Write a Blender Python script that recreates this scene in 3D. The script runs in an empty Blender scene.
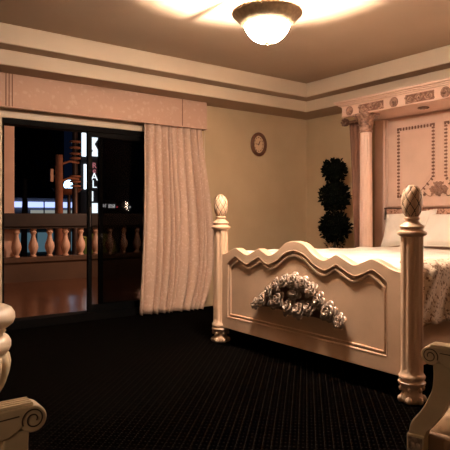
import bpy, math, random
from mathutils import Vector, Matrix
random.seed(7)
PI = math.pi
scene = bpy.context.scene
COL = scene.collection
R = math.radians

# ------------------------------------------------------------------ materials
MATS = {}
def nodes_of(name):
    m = bpy.data.materials.new(name); m.use_nodes = True
    nt = m.node_tree
    b = nt.nodes['Principled BSDF']
    MATS[name] = m
    return m, nt, b

def N(nt, t, **kw):
    n = nt.nodes.new(t)
    for k, v in kw.items():
        if k.startswith('i_'):
            n.inputs[k[2:].replace('_', ' ')].default_value = v
        else:
            setattr(n, k, v)
    return n

def paint(name, c1, c2, scale=6, rough=.55, bump=.1, bscale=60, metallic=0, detail=4, lo=.35, hi=.65, sheen=0):
    """two tones mixed by object-space noise, with a fine bump"""
    m, nt, b = nodes_of(name)
    tc = N(nt, 'ShaderNodeTexCoord')
    nz = N(nt, 'ShaderNodeTexNoise', i_Scale=scale, i_Detail=detail)
    cr = N(nt, 'ShaderNodeValToRGB')
    cr.color_ramp.elements[0].position = lo; cr.color_ramp.elements[1].position = hi
    cr.color_ramp.elements[0].color = (*c1, 1); cr.color_ramp.elements[1].color = (*c2, 1)
    nt.links.new(tc.outputs['Object'], nz.inputs['Vector'])
    nt.links.new(nz.outputs['Fac'], cr.inputs['Fac'])
    nt.links.new(cr.outputs['Color'], b.inputs['Base Color'])
    b.inputs['Roughness'].default_value = rough
    b.inputs['Metallic'].default_value = metallic
    if sheen: b.inputs['Sheen Weight'].default_value = sheen
    if bump:
        n2 = N(nt, 'ShaderNodeTexNoise', i_Scale=bscale, i_Detail=3)
        bp = N(nt, 'ShaderNodeBump', i_Strength=bump, i_Distance=.01)
        nt.links.new(tc.outputs['Object'], n2.inputs['Vector'])
        nt.links.new(n2.outputs['Fac'], bp.inputs['Height'])
        nt.links.new(bp.outputs['Normal'], b.inputs['Normal'])
    return m

def glow(name, col, s):
    m, nt, b = nodes_of(name)
    b.inputs['Base Color'].default_value = (*col, 1)
    b.inputs['Emission Color'].default_value = (*col, 1)
    b.inputs['Emission Strength'].default_value = s
    return m

def damask(name, ground, motif, scale, rough=.8, bump=.25, w=.5, dist=1.2, thr=.5):
    """woven fabric with soft floral blotches"""
    m, nt, b = nodes_of(name)
    tc = N(nt, 'ShaderNodeTexCoord')
    nz = N(nt, 'ShaderNodeTexNoise', i_Scale=scale, i_Detail=2, i_Distortion=dist)
    vo = N(nt, 'ShaderNodeTexVoronoi', i_Scale=scale * 1.3)
    mx = N(nt, 'ShaderNodeMath', operation='MULTIPLY_ADD'); mx.inputs[1].default_value = w
    cr = N(nt, 'ShaderNodeValToRGB')
    cr.color_ramp.elements[0].position = thr - .05; cr.color_ramp.elements[1].position = thr + .07
    cr.color_ramp.elements[0].color = (*motif, 1); cr.color_ramp.elements[1].color = (*ground, 1)
    nt.links.new(tc.outputs['Object'], nz.inputs['Vector']); nt.links.new(tc.outputs['Object'], vo.inputs['Vector'])
    nt.links.new(vo.outputs['Distance'], mx.inputs[0]); nt.links.new(nz.outputs['Fac'], mx.inputs[2])
    sub = N(nt, 'ShaderNodeMath', operation='SUBTRACT'); sub.inputs[1].default_value = .2
    nt.links.new(mx.outputs[0], sub.inputs[0])
    nt.links.new(sub.outputs[0], cr.inputs['Fac'])
    nt.links.new(cr.outputs['Color'], b.inputs['Base Color'])
    bp = N(nt, 'ShaderNodeBump', i_Strength=bump, i_Distance=.006)
    nt.links.new(sub.outputs[0], bp.inputs['Height']); nt.links.new(bp.outputs['Normal'], b.inputs['Normal'])
    b.inputs['Roughness'].default_value = rough
    return m

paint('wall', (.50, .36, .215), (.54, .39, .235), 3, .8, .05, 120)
paint('wall_low_bounce', (.10, .065, .04), (.12, .08, .05), 3, .8, .05, 120)  # for the unseen walls, coloured dark to cut bounce light
paint('ceiling', (.35, .24, .16), (.37, .255, .17), 2, .85, .04, 90)
paint('crown', (.60, .46, .33), (.63, .49, .35), 3, .6, .02)
paint('trim_cream', (.62, .48, .33), (.66, .51, .36), 4, .5, .02)
paint('bed_paint', (.60, .40, .265), (.68, .46, .31), 5, .38, .04, 40)
paint('bed_carved', (.20, .13, .09), (.66, .52, .42), 38, .24, .05, 80, detail=3, metallic=.35, lo=.38, hi=.62)
paint('pink_paint', (.70, .47, .36), (.76, .52, .41), 4, .42, .03, 40)
paint('pink_carved', (.17, .08, .05), (.50, .29, .21), 28, .45, .15, 80, detail=5)
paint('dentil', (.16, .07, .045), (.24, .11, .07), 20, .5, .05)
paint('glaze_and_shade', (.10, .045, .025), (.16, .075, .045), 20, .5, .05)
paint('groove', (.045, .022, .012), (.07, .035, .02), 20, .6, .0)
damask('band', (.62, .36, .26), (.26, .12, .07), 30, .6, .3, thr=.46)
damask('curtain', (.57, .39, .29), (.65, .46, .36), 26, .75, .35, thr=.42)
damask('valance', (.52, .32, .23), (.57, .37, .275), 14, .75, .2, thr=.40)
paint('drape', (.17, .075, .045), (.21, .095, .06), 8, .7, .1)
paint('linen', (.84, .76, .66), (.90, .82, .72), 5, .85, .12, 30)
paint('mattress', (.6, .5, .4), (.66, .55, .44), 5, .9, .05)
damask('coverlet', (.76, .62, .48), (.27, .16, .09), 34, .85, .6, dist=2.0, thr=.43)
paint('clock_wood', (.10, .035, .016), (.16, .06, .03), 20, .35, .05)
paint('dial', (.62, .42, .26), (.68, .46, .29), 10, .6, 0)
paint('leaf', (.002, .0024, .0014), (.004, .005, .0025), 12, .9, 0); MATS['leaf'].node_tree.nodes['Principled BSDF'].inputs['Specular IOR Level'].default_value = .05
paint('trunk', (.012, .009, .006), (.02, .014, .009), 12, .85, .2)
paint('pot', (.10, .06, .04), (.13, .08, .05), 12, .7, .1)
paint('bronze', (.22, .15, .085), (.34, .235, .135), 30, .42, .1, metallic=.35)
paint('ivory', (.58, .46, .29), (.72, .58, .38), 9, .42, .06, 50)
paint('stand_stone', (.70, .55, .40), (.80, .65, .49), 8, .4, .08, 40)
damask('seat_fabric', (.30, .17, .085), (.46, .29, .15), 16, .7, .2)
paint('rail_brown', (.022, .012, .007), (.03, .017, .010), 6, .6, .05)
paint('baluster', (.74, .47, .33), (.80, .52, .37), 6, .5, .03)
paint('balcony_wall', (.09, .048, .025), (.115, .06, .03), 4, .75, .08)
paint('door_black', (.0012, .0012, .0012), (.002, .0018, .0018), 6, .7, 0); MATS['door_black'].node_tree.nodes['Principled BSDF'].inputs['Specular IOR Level'].default_value = .08
paint('wood_pole', (.26, .11, .06), (.36, .16, .09), 8, .8, .3)
paint('dark_steel', (.05, .035, .03), (.08, .055, .045), 8, .45, .05, metallic=.4)
paint('asphalt', (.02, .02, .022), (.03, .03, .032), 6, .8, .2)
paint('night_facade', (.025, .023, .026), (.035, .032, .036), 3, .9, .1)
paint('store_wall', (.14, .15, .15), (.18, .19, .19), 3, .8, .05)
paint('car_paint', (.30, .12, .07), (.33, .14, .08), 4, .3, 0)

# carpet: black pile with a woven dot grid set at 45 degrees to the walls
m, nt, b = nodes_of('carpet')
tc = N(nt, 'ShaderNodeTexCoord'); mp = N(nt, 'ShaderNodeMapping')
mp.inputs['Rotation'].default_value = (0, 0, R(45))
nt.links.new(tc.outputs['Object'], mp.inputs['Vector'])
sx = N(nt, 'ShaderNodeSeparateXYZ'); nt.links.new(mp.outputs['Vector'], sx.inputs[0])
def pulse(sock, period, width):
    a = N(nt, 'ShaderNodeMath', operation='DIVIDE'); a.inputs[1].default_value = period
    f = N(nt, 'ShaderNodeMath', operation='FRACT'); l = N(nt, 'ShaderNodeMath', operation='LESS_THAN'); l.inputs[1].default_value = width
    nt.links.new(sock, a.inputs[0]); nt.links.new(a.outputs[0], f.inputs[0]); nt.links.new(f.outputs[0], l.inputs[0])
    return l.outputs[0]
px_ = pulse(sx.outputs[0], .041, .10); py_ = pulse(sx.outputs[1], .041, .10)
pxd = pulse(sx.outputs[0], .0205, .5); pyd = pulse(sx.outputs[1], .0205, .5)
def mul(a, b_, op='MULTIPLY'):
    n = N(nt, 'ShaderNodeMath', operation=op); nt.links.new(a, n.inputs[0]); nt.links.new(b_, n.inputs[1]); return n.outputs[0]
pat = mul(mul(px_, pyd), mul(py_, pxd), 'MAXIMUM')
nz = N(nt, 'ShaderNodeTexNoise', i_Scale=35, i_Detail=3); nt.links.new(tc.outputs['Object'], nz.inputs['Vector'])
pat = mul(pat, nz.outputs['Fac'])
mixc = N(nt, 'ShaderNodeMix', data_type='RGBA')
mixc.inputs[6].default_value = (.0002, .0002, .0002, 1); mixc.inputs[7].default_value = (.045, .037, .031, 1)
nt.links.new(pat, mixc.inputs[0]); nt.links.new(mixc.outputs[2], b.inputs['Base Color'])
b.inputs['Roughness'].default_value = .95; b.inputs['Specular IOR Level'].default_value = 0

# glazed terracotta balcony tiles
m, nt, b = nodes_of('terracotta')
tc = N(nt, 'ShaderNodeTexCoord')
br = N(nt, 'ShaderNodeTexBrick', offset=0.0)
br.inputs['Color1'].default_value = (.11, .042, .018, 1); br.inputs['Color2'].default_value = (.145, .056, .025, 1)
br.inputs['Mortar'].default_value = (.06, .03, .02, 1)
br.inputs['Scale'].default_value = 1; br.inputs['Brick Width'].default_value = .42; br.inputs['Row Height'].default_value = .42
br.inputs['Mortar Size'].default_value = .008
nt.links.new(tc.outputs['Object'], br.inputs['Vector']); nt.links.new(br.outputs['Color'], b.inputs['Base Color'])
b.inputs['Roughness'].default_value = .22
n2 = N(nt, 'ShaderNodeTexNoise', i_Scale=7); bp = N(nt, 'ShaderNodeBump', i_Strength=.06, i_Distance=.02)
nt.links.new(tc.outputs['Object'], n2.inputs['Vector']); nt.links.new(n2.outputs['Fac'], bp.inputs['Height']); nt.links.new(bp.outputs['Normal'], b.inputs['Normal'])

def tinted(name, tint, refl):
    m, nt, b = nodes_of(name)
    nt.nodes.remove(b)
    out = [n for n in nt.nodes if n.type == 'OUTPUT_MATERIAL'][0]
    t = N(nt, 'ShaderNodeBsdfTransparent'); t.inputs[0].default_value = (*tint, 1)
    g = N(nt, 'ShaderNodeBsdfGlossy'); g.inputs['Roughness'].default_value = .02
    mx = N(nt, 'ShaderNodeMixShader'); mx.inputs[0].default_value = refl
    nt.links.new(t.outputs[0], mx.inputs[1]); nt.links.new(g.outputs[0], mx.inputs[2]); nt.links.new(mx.outputs[0], out.inputs['Surface'])
tinted('glass_clear', (.72, .72, .72), .006)
tinted('glass_dark', (.30, .30, .30), .003)

LAMP = (1.0, .84, .70)
glow('lamp_glass', (1.0, .83, .67), 370)
glow('sign_white', (.80, .92, 1.0), 2.4)
glow('sign_red', (.85, .30, .34), .8)
glow('store_blue', (.42, .52, 1.0), 1.6)
glow('store_low', (.55, .56, .50), .45)
glow('street_glass', (.45, .72, 1.0), 9)
glow('letter_white', (1.0, .97, .95), 5.0)
glow('red_dot', (1.0, .06, .08), 5.0)
glow('window_teal', (.18, .34, .42), .30)
glow('window_speck', (.75, .82, 1.0), .8)
glow('hedge_glow', (.34, .36, .08), .07)  # emission puts the light into the shrub itself, which is no lamp

# ------------------------------------------------------------------ mesh builder
class MB:
    def __init__(s): s.v = []; s.f = []
    def add(s, vs, fs, M=None):
        o = len(s.v)
        for p in vs:
            p = Vector(p)
            s.v.append(M @ p if M is not None else p)
        s.f += [[i + o for i in f] for f in fs]
        return s
    def box(s, x0, x1, y0, y1, z0, z1, M=None):
        v = [(x0, y0, z0), (x1, y0, z0), (x1, y1, z0), (x0, y1, z0), (x0, y0, z1), (x1, y0, z1), (x1, y1, z1), (x0, y1, z1)]
        return s.add(v, [(0, 3, 2, 1), (4, 5, 6, 7), (0, 1, 5, 4), (1, 2, 6, 5), (2, 3, 7, 6), (3, 0, 4, 7)], M)
    def prism(s, pts, a0, a1, axis='x', M=None):
        """polygon in the two other axes, extruded along axis"""
        def P(a, p):
            return (a, p[0], p[1]) if axis == 'x' else ((p[0], a, p[1]) if axis == 'y' else (p[0], p[1], a))
        n = len(pts)
        v = [P(a0, p) for p in pts] + [P(a1, p) for p in pts]
        f = [tuple(range(n))[::-1], tuple(range(n, 2 * n))]
        f += [(i, (i + 1) % n, n + (i + 1) % n, n + i) for i in range(n)]
        return s.add(v, f, M)
    def ring(s, outer, inner, a0, a1, axis='x'):
        """band between two closed outlines of equal count, extruded"""
        def P(a, p):
            return (a, p[0], p[1]) if axis == 'x' else ((p[0], a, p[1]) if axis == 'y' else (p[0], p[1], a))
        n = len(outer); v = []
        for a in (a0, a1):
            v += [P(a, p) for p in outer] + [P(a, p) for p in inner]
        f = []
        for i in range(n):
            j = (i + 1) % n
            f += [(i, j, n + j, n + i), (2 * n + i, 3 * n + i, 3 * n + j, 2 * n + j), (i, 2 * n + i, 2 * n + j, j), (n + i, n + j, 3 * n + j, 3 * n + i)]
        return s.add(v, f)
    def lathe(s, prof, c=(0, 0, 0), seg=32, flute=None, M=None, cap=True):
        """prof: (r, z) from bottom to top; flute=(n, depth, i0, i1)"""
        v = []; f = []
        for k, (r, z) in enumerate(prof):
            for i in range(seg):
                a = 2 * PI * i / seg; rr = r
                if flute and flute[2] <= k <= flute[3]:
                    rr = r - flute[1] * (.5 + .5 * math.cos(flute[0] * a)) ** 3
                v.append((c[0] + rr * math.cos(a), c[1] + rr * math.sin(a), c[2] + z))
        for k in range(len(prof) - 1):
            for i in range(seg):
                j = (i + 1) % seg
                f.append((k * seg + i, k * seg + j, (k + 1) * seg + j, (k + 1) * seg + i))
        if cap:
            f.append(tuple(range(seg))[::-1]); f.append(tuple(range((len(prof) - 1) * seg, len(prof) * seg)))
        return s.add(v, f, M)
    def ball(s, c, r, nu=14, nv=9, M=None, warp=None):
        if not hasattr(r, '__len__'): r = (r, r, r)
        v = [(c[0], c[1], c[2] - r[2])]; f = []
        for k in range(1, nv):
            t = -PI / 2 + PI * k / nv
            for i in range(nu):
                a = 2 * PI * i / nu
                q = warp(a, t) if warp else 1
                v.append((c[0] + q * r[0] * math.cos(t) * math.cos(a), c[1] + q * r[1] * math.cos(t) * math.sin(a), c[2] + q * r[2] * math.sin(t)))
        v.append((c[0], c[1], c[2] + r[2])); L = len(v) - 1
        for i in range(nu):
            j = (i + 1) % nu
            f.append((0, 1 + j, 1 + i)); f.append((L, L - nu + i, L - nu + j))
            for k in range(nv - 2):
                f.append((1 + k * nu + i, 1 + k * nu + j, 1 + (k + 1) * nu + j, 1 + (k + 1) * nu + i))
        return s.add(v, f, M)
    def tube(s, path, r, seg=8, closed=False, M=None, up=(0, 0, 1)):
        P = [Vector(p) for p in path]; n = len(P); v = []; f = []
        for k in range(n):
            a = P[(k - 1) % n] if (closed or k > 0) else P[k]
            b_ = P[(k + 1) % n] if (closed or k < n - 1) else P[k]
            t = (b_ - a)
            t = t.normalized() if t.length > 1e-9 else Vector((0, 0, 1))
            u = Vector(up)
            if abs(t.dot(u)) > .95: u = Vector((1, 0, 0))
            x = t.cross(u).normalized(); y = x.cross(t)
            rr = r[k] if hasattr(r, '__len__') else r
            for i in range(seg):
                q = 2 * PI * i / seg
                v.append(P[k] + x * rr * math.cos(q) + y * rr * math.sin(q))
        for k in range(n if closed else n - 1):
            for i in range(seg):
                j = (i + 1) % seg; k2 = (k + 1) % n
                f.append((k * seg + i, k * seg + j, k2 * seg + j, k2 * seg + i))
        if not closed:
            f.append(tuple(range(seg))[::-1]); f.append(tuple(range((n - 1) * seg, n * seg)))
        return s.add(v, f, M)
    def grid(s, fn, nu, nv, M=None, wrap=False):
        v = [fn(i / (nu - (0 if wrap else 1)), j / (nv - 1)) for i in range(nu) for j in range(nv)]
        f = []
        for i in range(nu if wrap else nu - 1):
            for j in range(nv - 1):
                i2 = (i + 1) % nu
                f.append((i * nv + j, i2 * nv + j, i2 * nv + j + 1, i * nv + j + 1))
        return s.add(v, f, M)
    def build(s, name, mat, parent=None, bevel=0, solid=0, angle=42, subsurf=0, offset=0.0):
        org = Vector((0, 0, 0)); p = parent
        while p is not None:
            org += Vector(p.location); p = p.parent
        me = bpy.data.meshes.new(name)
        me.from_pydata([tuple(q - org) for q in s.v], [], s.f)
        me.polygons.foreach_set('use_smooth', [True] * len(me.polygons))
        me.update(); me.validate()
        import bmesh
        bm = bmesh.new(); bm.from_mesh(me); bmesh.ops.recalc_face_normals(bm, faces=bm.faces); bm.to_mesh(me); bm.free()
        me.set_sharp_from_angle(angle=R(angle))
        me.materials.append(MATS[mat])
        o = bpy.data.objects.new(name, me); COL.objects.link(o)
        if parent is not None: o.parent = parent
        if solid:
            q = o.modifiers.new('s', 'SOLIDIFY'); q.thickness = solid; q.offset = offset
        if bevel:
            q = o.modifiers.new('b', 'BEVEL'); q.width = bevel; q.segments = 2; q.limit_method = 'ANGLE'; q.angle_limit = R(40)
        if subsurf:
            q = o.modifiers.new('u', 'SUBSURF'); q.levels = subsurf; q.render_levels = subsurf
        return o

def thing(name, label, cat, loc=(0, 0, 0), group=None):
    o = bpy.data.objects.new(name, None); COL.objects.link(o)
    o.location = loc; o.empty_display_size = .1
    tag(o, label, cat, group); return o
def tag(o, label, cat, group=None):
    o['label'] = label; o['category'] = cat
    if group: o['group'] = group
    return o
def struct(o, label=None):
    o['kind'] = 'structure'
    if label: o['label'] = label
    return o
def part_copy(src, parent, loc, rot=(0, 0, 0), sc=1):
    """another instance of a part (shared mesh), placed in world coordinates under an unrotated parent"""
    c = src.copy(); COL.objects.link(c); c.parent = parent
    org = Vector((0, 0, 0)); p = parent
    while p is not None: org += Vector(p.location); p = p.parent
    c.location = Vector(loc) - org; c.rotation_euler = rot; c.scale = (sc, sc, sc)
    return c
def text_mesh(body, size, name, mat, loc, parent, depth=.02):
    cu = bpy.data.curves.new(name, 'FONT'); cu.body = body; cu.size = size; cu.extrude = depth / 2
    cu.align_x = 'CENTER'; cu.align_y = 'CENTER'
    t = bpy.data.objects.new(name, cu); COL.objects.link(t)
    bpy.context.view_layer.update()
    me = bpy.data.meshes.new_from_object(t.evaluated_get(bpy.context.evaluated_depsgraph_get()))
    bpy.data.objects.remove(t); me.name = name
    me.materials.clear(); me.materials.append(MATS[mat])
    o = bpy.data.objects.new(name, me); COL.objects.link(o); o.parent = parent
    o.location = Vector(loc) - Vector(parent.location); o.rotation_euler = (R(90), 0, 0)
    return o

# ------------------------------------------------------------------ room shell
XW, YW = 5.27, 5.27          # headboard wall / door wall
X0, Y0 = -1.1, -1.1
ZS, ZC = 2.35, 2.635         # soffit, tray ceiling
struct(MB().box(X0 - .1, XW + .1, Y0 - .1, YW + .0, -.12, 0).build('floor', 'carpet'), 'black carpet with a fine dotted grid')
# door wall with opening X 1.37..3.10, Z .08..1.97
DX0, DX1, DZ0, DZ1 = 1.35, 3.10, .08, 1.97
w = MB()
w.box(X0 - .1, DX0, YW, YW + .16, -.12, 2.8); w.box(DX1, XW + .14, YW, YW + .16, -.12, 2.8)
w.box(DX0, DX1, YW, YW + .16, DZ1, 2.8); w.box(DX0, DX1, YW, YW + .16, -.12, DZ0 - .02)
struct(w.build('wall_front', 'wall'), 'tan painted wall with the balcony door and clock')
struct(MB().box(XW, XW + .14, Y0 - .1, YW, -.12, 2.8).build('wall_right', 'wall'), 'tan painted wall behind the headboard')
struct(MB().box(X0 - .14, X0, Y0 - .1, YW, -.12, 2.8).build('wall_left', 'wall_low_bounce'))
struct(MB().box(X0, XW, Y0 - .14, Y0, -.12, 2.8).build('wall_back', 'wall_low_bounce'))
# stepped tray ceiling
E1, E2 = .43, .62
def rect(d): return [(X0 + d, Y0 + d), (XW - d, Y0 + d), (XW - d, YW - d), (X0 + d, YW - d)]
c = MB()
c.ring(rect(0), rect(E1 - .008), ZS, ZS + .03, 'z'); c.ring(rect(E1 - .02), rect(E2 - .008), 2.476, 2.50, 'z')
c.box(X0, XW, Y0, YW, ZC, ZC + .1)
struct(c.build('ceiling', 'ceiling'), 'brown stepped tray ceiling')
struct(MB().ring(rect(E1 - .025), rect(E1), ZS - .004, 2.476, 'z').build('trim_1', 'crown', bevel=.004), 'cream lower tray ceiling fascia')
struct(MB().ring(rect(E2 - .025), rect(E2), 2.472, ZC, 'z').build('trim_2', 'crown', bevel=.004), 'cream upper tray ceiling fascia')
# thin corner batten seen right of the curtain
struct(MB().box(3.60, 3.612, YW - .008, YW, 0, ZS).build('trim_3', 'trim_cream', bevel=.002), 'thin cream vertical batten beside the curtain')

# ------------------------------------------------------------------ sliding balcony door
d1 = struct(MB().prism([(DX0 - .075, DZ0 - .02), (DX0 - .008, DZ0 - .02), (DX0 - .008, DZ1), (DX1 + .008, DZ1), (DX1 + .008, DZ0 - .02), (DX1 + .075, DZ0 - .02), (DX1 + .075, DZ1 + .07), (DX0 - .075, DZ1 + .07)], YW - .02, YW + .02, 'y').build('door_1', 'trim_cream', bevel=.006), 'sliding balcony door with cream casing')
MB().box(DX0 - .08, DX1 + .08, YW - .012, YW + .01, 0, DZ0 - .0).build('sill_board', 'door_black', d1)
MB().ring([(DX0, DZ0 - .02), (DX1, DZ0 - .02), (DX1, DZ1), (DX0, DZ1)], [(DX0 + .02, DZ0), (DX1 - .02, DZ0), (DX1 - .02, DZ1 - .05), (DX0 + .02, DZ1 - .05)], YW + .005, YW + .15, 'y').build('track_frame', 'door_black', d1)
def sash(x0, x1, y, lname, glass):
    s_ = MB().ring([(x0, DZ0), (x1, DZ0), (x1, DZ1 - .05), (x0, DZ1 - .05)], [(x0 + .045, DZ0 + .07), (x1 - .045, DZ0 + .07), (x1 - .045, DZ1 - .10), (x0 + .045, DZ1 - .10)], y, y + .03, 'y').build('door_sash', 'door_black', d1)
    MB().box(x0 + .045, x1 - .045, y + .012, y + .018, DZ0 + .07, DZ1 - .10).build('pane', glass, s_)
    return s_
sa = sash(2.19, 3.05, YW + .03, 'a', 'glass_clear')
sash(2.335, 3.08, YW + .085, 'b', 'glass_dark')
MB().box(2.205, 2.22, YW + .015, YW + .03, .95, 1.15).build('handle', 'dark_steel', sa, bevel=.003)

# ------------------------------------------------------------------ valance and curtain
VY = 5.12
va = thing('window_valance', 'pink patterned fabric box valance above the balcony door', 'valance', (2.2, YW - .07, 2.04))
MB().box(.95, 3.54, VY, VY + .012, 2.045, ZS - .002).box(3.528, 3.54, VY + .01, YW - .002, 2.045, ZS - .002).box(.95, .962, VY + .01, YW - .002, 2.045, ZS - .002).build('valance_board', 'valance', va, bevel=.006)
MB().box(.95, 3.545, VY - .006, VY + .014, 2.038, 2.05).box(3.525, 3.545, VY + .01, YW - .002, 2.038, 2.05).build('bottom_piping', 'valance', va, bevel=.003)
for x in (1.345, 1.372, 1.40, 3.21):
    MB().box(x - .004, x + .004, VY - .004, VY + .004, 2.045, ZS - .004).build('pleat_tuck', 'drape', va, bevel=.002)
def curtain_fn(u, v):
    # u across, v 0 top .. 1 bottom
    z = 2.20 - 2.18 * v
    xl = 2.765 - .075 * v
    xr = 3.512 + .115 * math.sin(PI * min(1, v * 1.02) ** 1.6) - .02 * v
    if v > .86: xr -= .05 * ((v - .86) / .14) ** 1.6
    w_ = u + .012 * math.sin(9 * u + 3 * v) + .008 * math.sin(23 * u + 5 * v)
    x = xl + (xr - xl) * w_
    ph = 2 * PI * 10.5 * (u + .030 * math.sin(13 * u + 1) + .014 * math.sin(29 * u) + .014 * math.sin(4 * v + 8 * u))
    a = .034 + .020 * min(1, v * 2.2) + .010 * math.sin(17 * u + 2 * v)
    y = 5.20 - .05 * v - .06 * v * u + a * (.9 - 1.8 * abs(math.sin(ph / 2)) ** .5) + .006 * math.sin(40 * u + 6 * v)
    return (x, y, z + .006 * math.sin(ph))
cu = MB().grid(curtain_fn, 300, 40).build('curtain', 'curtain', solid=.004, angle=180)
tag(cu, 'full length pink damask curtain hanging beside the dark balcony door', 'curtain')

# ------------------------------------------------------------------ wall clock
ck = thing('wall_clock', 'oval dark wood wall clock with tan dial', 'clock', (4.418, YW - .02, 1.954))
def oval(rx, rz, n=48): return [(4.418 + rx * math.cos(2 * PI * i / n), 1.954 + rz * math.sin(2 * PI * i / n)) for i in range(n)]
MB().ring(oval(.126, .150), oval(.084, .106), YW - .035, YW - .001, 'y').build('frame', 'clock_wood', ck, bevel=.009)
dl = MB().prism(oval(.09, .11), YW - .014, YW - .003, 'y').build('dial', 'dial', ck)
mk = MB()
for k in range(12):
    a = k * PI / 6
    x = 4.418 + .068 * math.sin(a); z = 1.954 + .086 * math.cos(a)
    mk.box(-.004, .004, -.001, .001, -.009, .009, Matrix.Translation((x, YW - .015, z)) @ Matrix.Rotation(-a, 4, 'Y').inverted())
mk.ring([(4.418 + .070 * math.cos(i * PI / 24), 1.954 + .088 * math.sin(i * PI / 24)) for i in range(48)], [(4.418 + .0675 * math.cos(i * PI / 24), 1.954 + .0855 * math.sin(i * PI / 24)) for i in range(48)], YW - .016, YW - .014, 'y')
mk.build('hour_marks', 'clock_wood', dl)
def hand(ang, ln, wd):
    M_ = Matrix.Translation((4.418, YW - .017, 1.954)) @ Matrix.Rotation(ang, 4, 'Y')
    MB().box(-wd, wd, -.001, .001, -.012, ln, M_).build('hand', 'clock_wood', ck)
hand(R(28), .055, .006); hand(R(-85), .05, .004)
MB().ball((4.418, YW - .018, 1.954), .008, 10, 6).build('hub', 'clock_wood', ck)

# ------------------------------------------------------------------ ceiling lamp
LX, LY = 2.38, 2.744
lp = thing('ceiling_lamp', 'bronze ceiling lamp with glowing white glass bowl', 'ceiling lamp', (LX, LY, ZC))
C_ = (LX, LY, 0)
MB().lathe([(.05, ZC - .03), (.065, ZC - .018), (.07, ZC)], C_, 24).build('ceiling_rose', 'bronze', lp)
MB().lathe([(.0085, 2.425), (.0085, 2.45), (.018, 2.46), (.018, 2.475), (.0085, 2.485), (.0085, ZC - .02)], C_, 12).build('rod', 'bronze', lp)
rim = MB()
pr = [(.146, 2.322), (.160, 2.326), (.182, 2.343), (.203, 2.366), (.218, 2.384), (.228, 2.392), (.231, 2.402), (.226, 2.410), (.217, 2.405), (.205, 2.388), (.184, 2.360), (.160, 2.338), (.146, 2.333), (.146, 2.322)]
rim.lathe(pr, C_, 64, cap=False)
rm = rim.build('rim', 'bronze', lp)
rope = MB()
for k in range(44):
    a = 2 * PI * k / 44
    rope.ball((0, 0, 0), (.008, .017, .009), 8, 6, Matrix.Translation((LX + .226 * math.cos(a), LY + .226 * math.sin(a), 2.402)) @ Matrix.Rotation(a, 4, 'Z') @ Matrix.Rotation(R(35), 4, 'X'))
rope.build('rope_edge', 'bronze', rm)
bowl = [(.006, 2.212), (.035, 2.215), (.07, 2.226), (.10, 2.245), (.125, 2.272), (.142, 2.302), (.149, 2.330)]
MB().lathe(bowl, C_, 48, cap=False).build('glass_bowl', 'lamp_glass', lp, solid=.003)
MB().lathe([(.002, 2.19), (.006, 2.194), (.004, 2.20), (.014, 2.205), (.022, 2.213), (.02, 2.218)], C_, 16).build('finial', 'bronze', lp)
for k in range(3):
    a = R(90 + 120 * k); ca, sa_ = math.cos(a), math.sin(a)
    pts = []
    for i in range(15):
        t = i / 14
        rr = .012 + .20 * t; zz = 2.465 - .055 * t + .03 * math.sin(PI * t)
        pts.append((LX + rr * ca, LY + rr * sa_, zz))
    ar = MB().tube(pts, .010, 8)
    sp = []
    for i in range(14):
        q = i / 13 * 1.6 * PI; r_ = .024 * (1 - .05 * i)
        sp.append((LX + (.045 + r_ * math.cos(q)) * ca, LY + (.045 + r_ * math.cos(q)) * sa_, 2.505 + r_ * math.sin(q)))
    ar.tube(sp, .005, 6)
    ar.build('scroll_arm', 'bronze', lp)

# ------------------------------------------------------------------ four poster bed
BC = 2.82                       # centre line
BX = 2.72
bed = thing('four_poster_bed', 'cream carved bed with tall posts and a wavy footboard', 'bed', (3.9, BC, 0))
def spline(pts, n=8):
    out = []
    P = [pts[0]] + list(pts) + [pts[-1]]
    for i in range(1, len(P) - 2):
        for k in range(n):
            t = k / n
            p0, p1, p2, p3 = [Vector(q) for q in P[i - 1:i + 3]]
            q = .5 * ((2 * p1) + (-p0 + p2) * t + (2 * p0 - 5 * p1 + 4 * p2 - p3) * t * t + (-p0 + 3 * p1 - 3 * p2 + p3) * t ** 3)
            out.append(tuple(q))
    out.append(tuple(pts[-1])); return out
half_o = [(0, .885), (.09, .868), (.19, .800), (.275, .768), (.335, .788), (.39, .812), (.45, .790), (.535, .757), (.61, .780), (.675, .803), (.74, .785), (.81, .755), (.885, .738)]
half_i = [(0, .820), (.09, .800), (.19, .735), (.275, .704), (.335, .720), (.39, .748), (.45, .722), (.535, .688), (.61, .708), (.675, .738), (.72, .720), (.755, .700), (.790, .672)]
so = spline(half_o, 6); si = spline(half_i, 6)
top_o = [(BC + a, z) for a, z in so[::-1]] + [(BC - a, z) for a, z in so[1:]]
top_i = [(BC + a, z) for a, z in si[::-1]] + [(BC - a, z) for a, z in si[1:]]
ZB = .135
nb = 10
bot_o = [(BC - .885 + 1.77 * k / nb, ZB) for k in range(nb + 1)]
bot_i = [(BC - .790 + 1.58 * k / nb, .232) for k in range(nb + 1)]
out_o = top_o + bot_o; out_i = top_i + bot_i
fb = MB()
fb.prism(out_o, BX - .005, BX + .045, 'x')
fbo = fb.build('footboard', 'bed_paint', bed, bevel=.004)
MB().ring(out_o, out_i, BX - .022, BX - .004, 'x').build('raised_border', 'bed_paint', fbo, bevel=.006)
MB().tube([(BX - .014, y, z) for y, z in out_i], .010, 8, True, up=(1, 0, 0)).build('panel_moulding', 'bed_paint', fbo)
gi = [(BC + (y - BC) * .965, z - .036 if z > .3 else z + .024) for y, z in out_i]
MB().tube([(BX - .010, y, z) for y, z in gi], .009, 6, True, up=(1, 0, 0)).build('inner_bead', 'bed_paint', fbo)

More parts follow.
